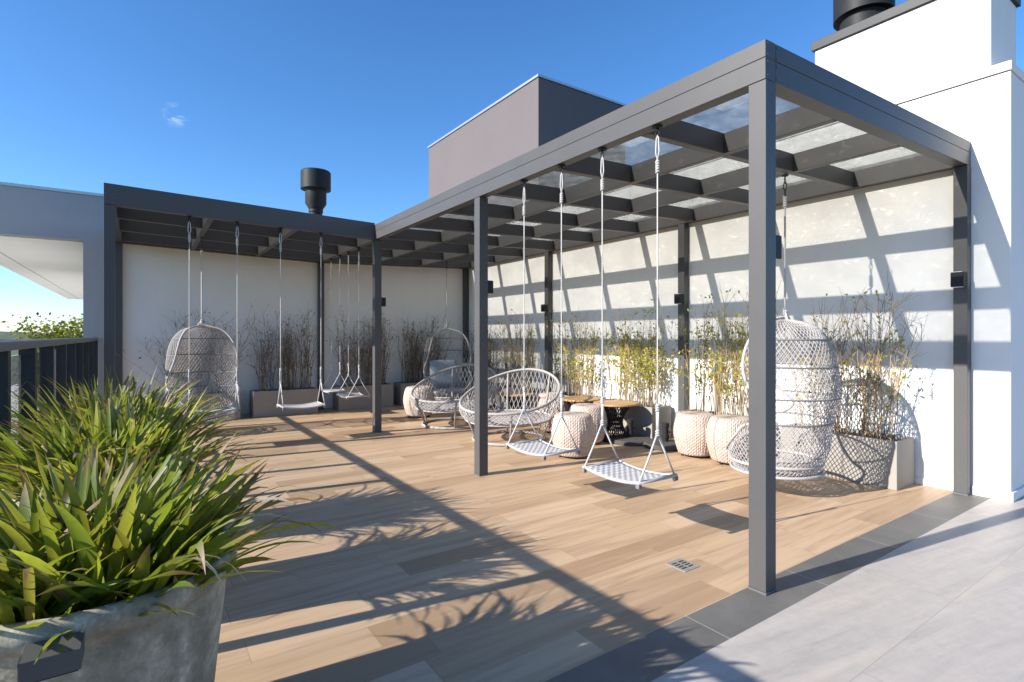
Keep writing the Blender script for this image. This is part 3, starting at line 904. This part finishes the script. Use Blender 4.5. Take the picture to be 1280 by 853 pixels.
# ------------------------------------------------------------------ cement pots with strap-leaved plants
def sup(a, hx, hy, n=2.7):
    c, s = math.cos(a), math.sin(a)
    q = (abs(c/hx)**n+abs(s/hy)**n)**(-1/n)
    return q*c, q*s
def make_pot():
    t = thing('plant_pot', '', 'plant pot', (0, 0, 0))
    prof = [(.05, 0), (.74, 0), (.78, .02), (.86, .22), (.935, .46), (.948, .515), (.958, .53), (1.0, .54), (1.03, .558), (1.034, .588), (1.0, .604), (.935, .60), (.905, .575), (.89, .50), (.05, .48)]
    m = MB(); n = 96
    for s, z in prof:
        for k in range(n):
            x, y = sup(2*math.pi*k/n, .345, .34, 2.15); m.v.append((x*s, y*s, z*1.045))
    for i in range(len(prof)-1):
        for k in range(n): l = (k+1) % n; m.f.append((i*n+k, i*n+l, (i+1)*n+l, (i+1)*n+k))
    m.build('bowl', M['cement'], t, True)
    m = MB(); r = random.Random(3); kk = 14
    for i in range(kk+1):
        for k in range(48):
            x, y = sup(2*math.pi*k/48, .30, .296, 2.15); m.v.append((x*i/kk, y*i/kk, .535+r.uniform(-.012, .012)))
    for i in range(kk):
        for k in range(48): l = (k+1) % 48; m.f.append((i*48+k, i*48+l, (i+1)*48+l, (i+1)*48+k))
    m.build('soil', M['soil'], t, True)
    return t
def strap_leaf(m, r, base, az, tilt, L, wd, droop, col, tip, tipstart=.8, twist=0):
    n = 9; p = Vector(base); th = tilt; d0 = len(m.v)
    side = Vector((-math.sin(az), math.cos(az), 0))
    for i in range(n+1):
        q = i/n
        d = Vector((math.cos(az)*math.sin(th), math.sin(az)*math.sin(th), math.cos(th)))
        up = side.cross(d)*-1
        w = wd*(.62+.38*math.sin(min(1, q*2.2)*math.pi/2))*(1 if q < .45 else max(.02, 1-((q-.45)/.55)**1.7))
        a = twist*q; sd = side*math.cos(a)+up*math.sin(a)
        fold = .20*w*(1-q*.5)
        for s, dz in ((-1, fold), (0, 0), (1, fold)):
            m.v.append(tuple(p+sd*s*w/2+up*dz))
            f = min(1, max(0, (q-tipstart)/max(.01, 1-tipstart)*1.6)); m.col.append(tuple(col[k]*(1-f)+tip[k]*f for k in range(3)))
        p = p+d*(L/n); th += droop/n*(.35+1.3*q)
    for i in range(n):
        for s in range(2):
            a = d0+i*3+s; m.f.append((a, a+1, a+4, a+3))
GREENS = [(.06, .10, .012), (.10, .15, .014), (.15, .20, .018), (.22, .25, .022), (.05, .09, .018), (.28, .29, .03), (.13, .18, .022), (.19, .22, .02)]
def strap_plant(seed, nl, loc, label, hs=1.0, ws=1.0):
    r = random.Random(seed); m = MB()
    for i in range(nl):
        a = r.uniform(0, 2*math.pi); rad = math.sqrt(r.random())
        bx, by = sup(a, .235, .235); bx *= rad; by *= rad
        az = a+r.gauss(0, 1.15)
        tilt = R(6)+rad*R(36)*r.uniform(.4, 1.25)+abs(r.gauss(0, R(9)))
        L = r.uniform(.26, .54)*hs; wd = r.uniform(.014, .034)*ws; droop = R(r.uniform(5, 70))*(.5+rad*.7)
        c = r.choice(GREENS); k = r.uniform(.75, 1.3); c = tuple(q*k*1.45 for q in c)
        if r.random() < .16: c = (.42, .37, .05)
        if r.random() < .06: c = (.30, .22, .13)
        tip = r.choice([(.20, .11, .05), (.38, .30, .20), (.30, .18, .08), c, (.12, .05, .03)]); ts = r.uniform(.5, .9)
        strap_leaf(m, r, (bx, by, 0), az, tilt, L, wd, droop, c, tip, ts, r.gauss(0, .6))
    # a few old leaves hanging over the rim
    for i in range(9):
        a = r.uniform(0, 2*math.pi); bx, by = sup(a, .27, .265)
        c = r.choice(GREENS+[(.30, .25, .03), (.26, .2, .05)])
        strap_leaf(m, r, (bx, by, 0), a+r.gauss(0, .25), R(r.uniform(15, 38)), r.uniform(.40, .58), r.uniform(.016, .03), R(r.uniform(80, 125)), c, r.choice([(.40, .30, .22), (.22, .10, .05)]), r.uniform(.45, .8), r.gauss(0, .5))
    for i in range(8):
        a = R(-90+r.uniform(-48, 50)); bx, by = sup(a, .285, .28)
        c = r.choice([(.22, .26, .03), (.34, .33, .04), (.15, .21, .03), (.40, .30, .06)])
        strap_leaf(m, r, (bx, by, .04), a+r.gauss(0, .3), R(r.uniform(8, 30)), r.uniform(.34, .5), r.uniform(.018, .032), R(r.uniform(95, 135)), c, r.choice([(.46, .34, .25), (.26, .12, .06), (.5, .42, .36)]), r.uniform(.4, .75), r.gauss(0, .4))
    t = thing('strap_leaf_plant', label, 'plant', loc, 0, 'strap-leaved plants in cement pots')
    m.build('leaves', M['strap'], t, True)
    return t
q0 = make_pot()
POT = [(-2.585, .44, 'weathered grey cement pot nearest the camera, with a rolled rim', 'clump of broad strap leaves with brown tips in the nearest cement pot', 11, 470),
       (-2.59, 1.56, 'grey cement pot behind the nearest one along the railing', 'strap-leaved clump in the second cement pot along the railing', 12, 520),
       (-2.59, 2.57, 'grey cement pot farthest along the railing', 'strap-leaved clump in the farthest cement pot, its tips reaching over the railing posts', 13, 560)]
for i, (x, y, lab, pl, seed, nl) in enumerate(POT):
    o = q0 if i == 0 else copy_tree(q0)
    o.location = (x, y, 0); o.rotation_euler.z = R(180*i); look(o, lab, group='cement pots by the railing')
    strap_plant(seed, nl, (x, y, .515), pl, (.92, 1.08, 1.14)[i], (1.22, .95, .85)[i])
t = thing('spotlight', 'small flat grey metal light fixture fixed to the rim of the nearest cement pot', 'light fixture', (-2.625, .05, .578))
MB().box(-.05, .05, -.055, .03, -.022, .022).build('housing', M['metal'], t, bevel=.002)
MB().box(-.045, .045, -.05, .025, -.026, -.0225).build('lens', M['black'], t)

# ------------------------------------------------------------------ floor drain, wall socket
t = thing('floor_drain', 'small square stainless drain grate let into the wood planks', 'drain', (-.045, .448, 0))
m = MB(); s = .064
m.box(-s, s, -s, s, .0005, .004).build('frame', M['steel'], t, bevel=.001)
m = MB()
for sg in (-1, 1):
    for k in range(4):
        x = sg*.027; y = -.033+.022*k
        m.box(x-.019, x+.019, y-.005, y+.005, .004, .0047)
m.build('slots', M['black'], t)
t = thing('wall_socket', 'square white wall socket low on the wall beside the planter end', 'socket', (W, .272, .36))
MB().box(-.010, -.0005, -.04, .04, -.062, .062).build('plate', M['plastic'], t, bevel=.003)
MB().tube([(-.010, 0, 0), (-.013, 0, 0)], .022, 16).build('outlet', M['grey_white'], t)

# ------------------------------------------------------------------ tree past the side terrace
def tree(x, y, z, seed, label):
    r = random.Random(seed); t = thing('leafy_tree', label, 'tree', (x, y, z))
    m = MB(); F = MB()
    m.tube([(0, 0, 0), (.05, .02, 1.2), (0, .05, 2.4)], [.09, .07, .05], 8)
    tips = []
    for i in range(16):
        a = r.uniform(0, 6.28); h0 = r.uniform(1.1, 2.4)
        e = Vector((math.cos(a)*r.uniform(.25, .7), math.sin(a)*r.uniform(.25, .7), h0+r.uniform(.2, .6)))
        mid = Vector((e.x*.5, e.y*.5, h0+.25))
        m.tube([(0, .03, h0), mid, e], [.03, .018, .006], 5); tips += [mid.lerp(e, k/4) for k in range(5)]
    m.build('trunk', M['bark'], t, True)
    for i in range(7500):
        p = r.choice(tips)+Vector((r.gauss(0, .15), r.gauss(0, .15), r.gauss(.02, .13)))
        d = Vector((r.gauss(0, 1), r.gauss(0, 1), r.gauss(.3, .7))).normalized(); sd = d.cross(Vector((r.gauss(0, 1), r.gauss(0, 1), 1))).normalized()
        s = r.uniform(.045, .09); n = len(F.v); c = r.choice([(.06, .09, .015), (.09, .12, .02), (.045, .07, .015), (.13, .14, .03)])
        F.v += [tuple(p), tuple(p+d*s*.5+sd*s*.28), tuple(p+d*s), tuple(p+d*s*.5-sd*s*.28)]; F.f += [(n, n+1, n+2, n+3)]; F.col += [c]*4
    F.build('crown', M['leaf'], t)
tree(-3.72, 12.0, -1.25, 5, 'small leafy tree beyond the side terrace rail, under the roof overhang')

# ------------------------------------------------------------------ light, sky, camera
EL, AZ = R(27.2), R(8.7)
d = Vector((math.cos(EL)*math.cos(AZ), -math.cos(EL)*math.sin(AZ), -math.sin(EL)))
ld = bpy.data.lights.new('sun', 'SUN'); ld.energy = 5.0; ld.angle = R(.53); ld.color = (1, .945, .865)
lo = bpy.data.objects.new('sun', ld); C.objects.link(lo); lo.location = (-8, 2, 8)
lo.rotation_euler = d.to_track_quat('-Z', 'Y').to_euler()
w = bpy.data.worlds.new('World'); sc.world = w; w.use_nodes = True
nt = w.node_tree; bg = nt.nodes['Background']
sk = nd(nt, 'ShaderNodeTexSky', sky_type='NISHITA'); sk.sun_disc = False
sk.sun_elevation = EL; sk.sun_rotation = math.atan2(-d.x, -d.y); sk.altitude = 700; sk.air_density = 1.0; sk.dust_density = .4; sk.ozone_density = 5.0
hs = nd(nt, 'ShaderNodeHueSaturation'); hs.inputs['Saturation'].default_value = 1.15; hs.inputs['Hue'].default_value = .502
nt.links.new(sk.outputs[0], hs.inputs['Color']); tc = nd(nt, 'ShaderNodeTexCoord')
vm = nd(nt, 'ShaderNodeVectorMath', operation='DISTANCE'); vm.inputs[1].default_value = (0.0416, 0.9435, 0.3287)
nt.links.new(tc.outputs['Generated'], vm.inputs[0])
mpw = nd(nt, 'ShaderNodeMapping'); mpw.inputs['Scale'].default_value = (45, 45, 120); nt.links.new(tc.outputs['Generated'], mpw.inputs[0])
wn_ = noise(nt, mpw.outputs[0], 1.0, 5, .6, .8)
wk = math_(nt, 'MULTIPLY', ramp(nt, vm.outputs['Value'], [(.001, 1.0), (.019, 0.0)]), ramp(nt, wn_, [(.46, 0.0), (.70, 1.0)]))
ws = mix(nt, math_(nt, 'MULTIPLY', wk, .38), hs.outputs[0], (7.0, 7.4, 8.2))
nt.links.new(ws, bg.inputs[0]); bg.inputs[1].default_value = .123

cd = bpy.data.cameras.new('camera'); co = bpy.data.objects.new('camera', cd); C.objects.link(co)
co.location = (-2.4724, -1.4351, 1.25); co.rotation_euler = (R(90), 0, -R(34.5895))
cd.sensor_width = 36; cd.lens = 672/1280*36; cd.shift_y = -6.5/1280; cd.clip_start = .05; cd.clip_end = 60000
sc.camera = co
sc.view_settings.view_transform = 'Standard'; sc.view_settings.look = 'None'; sc.view_settings.gamma = 1
sc.view_settings.exposure = .95
sc.cycles.max_bounces = 8; sc.cycles.transparent_max_bounces = 24; sc.cycles.caustics_reflective = False; sc.cycles.caustics_refractive = False
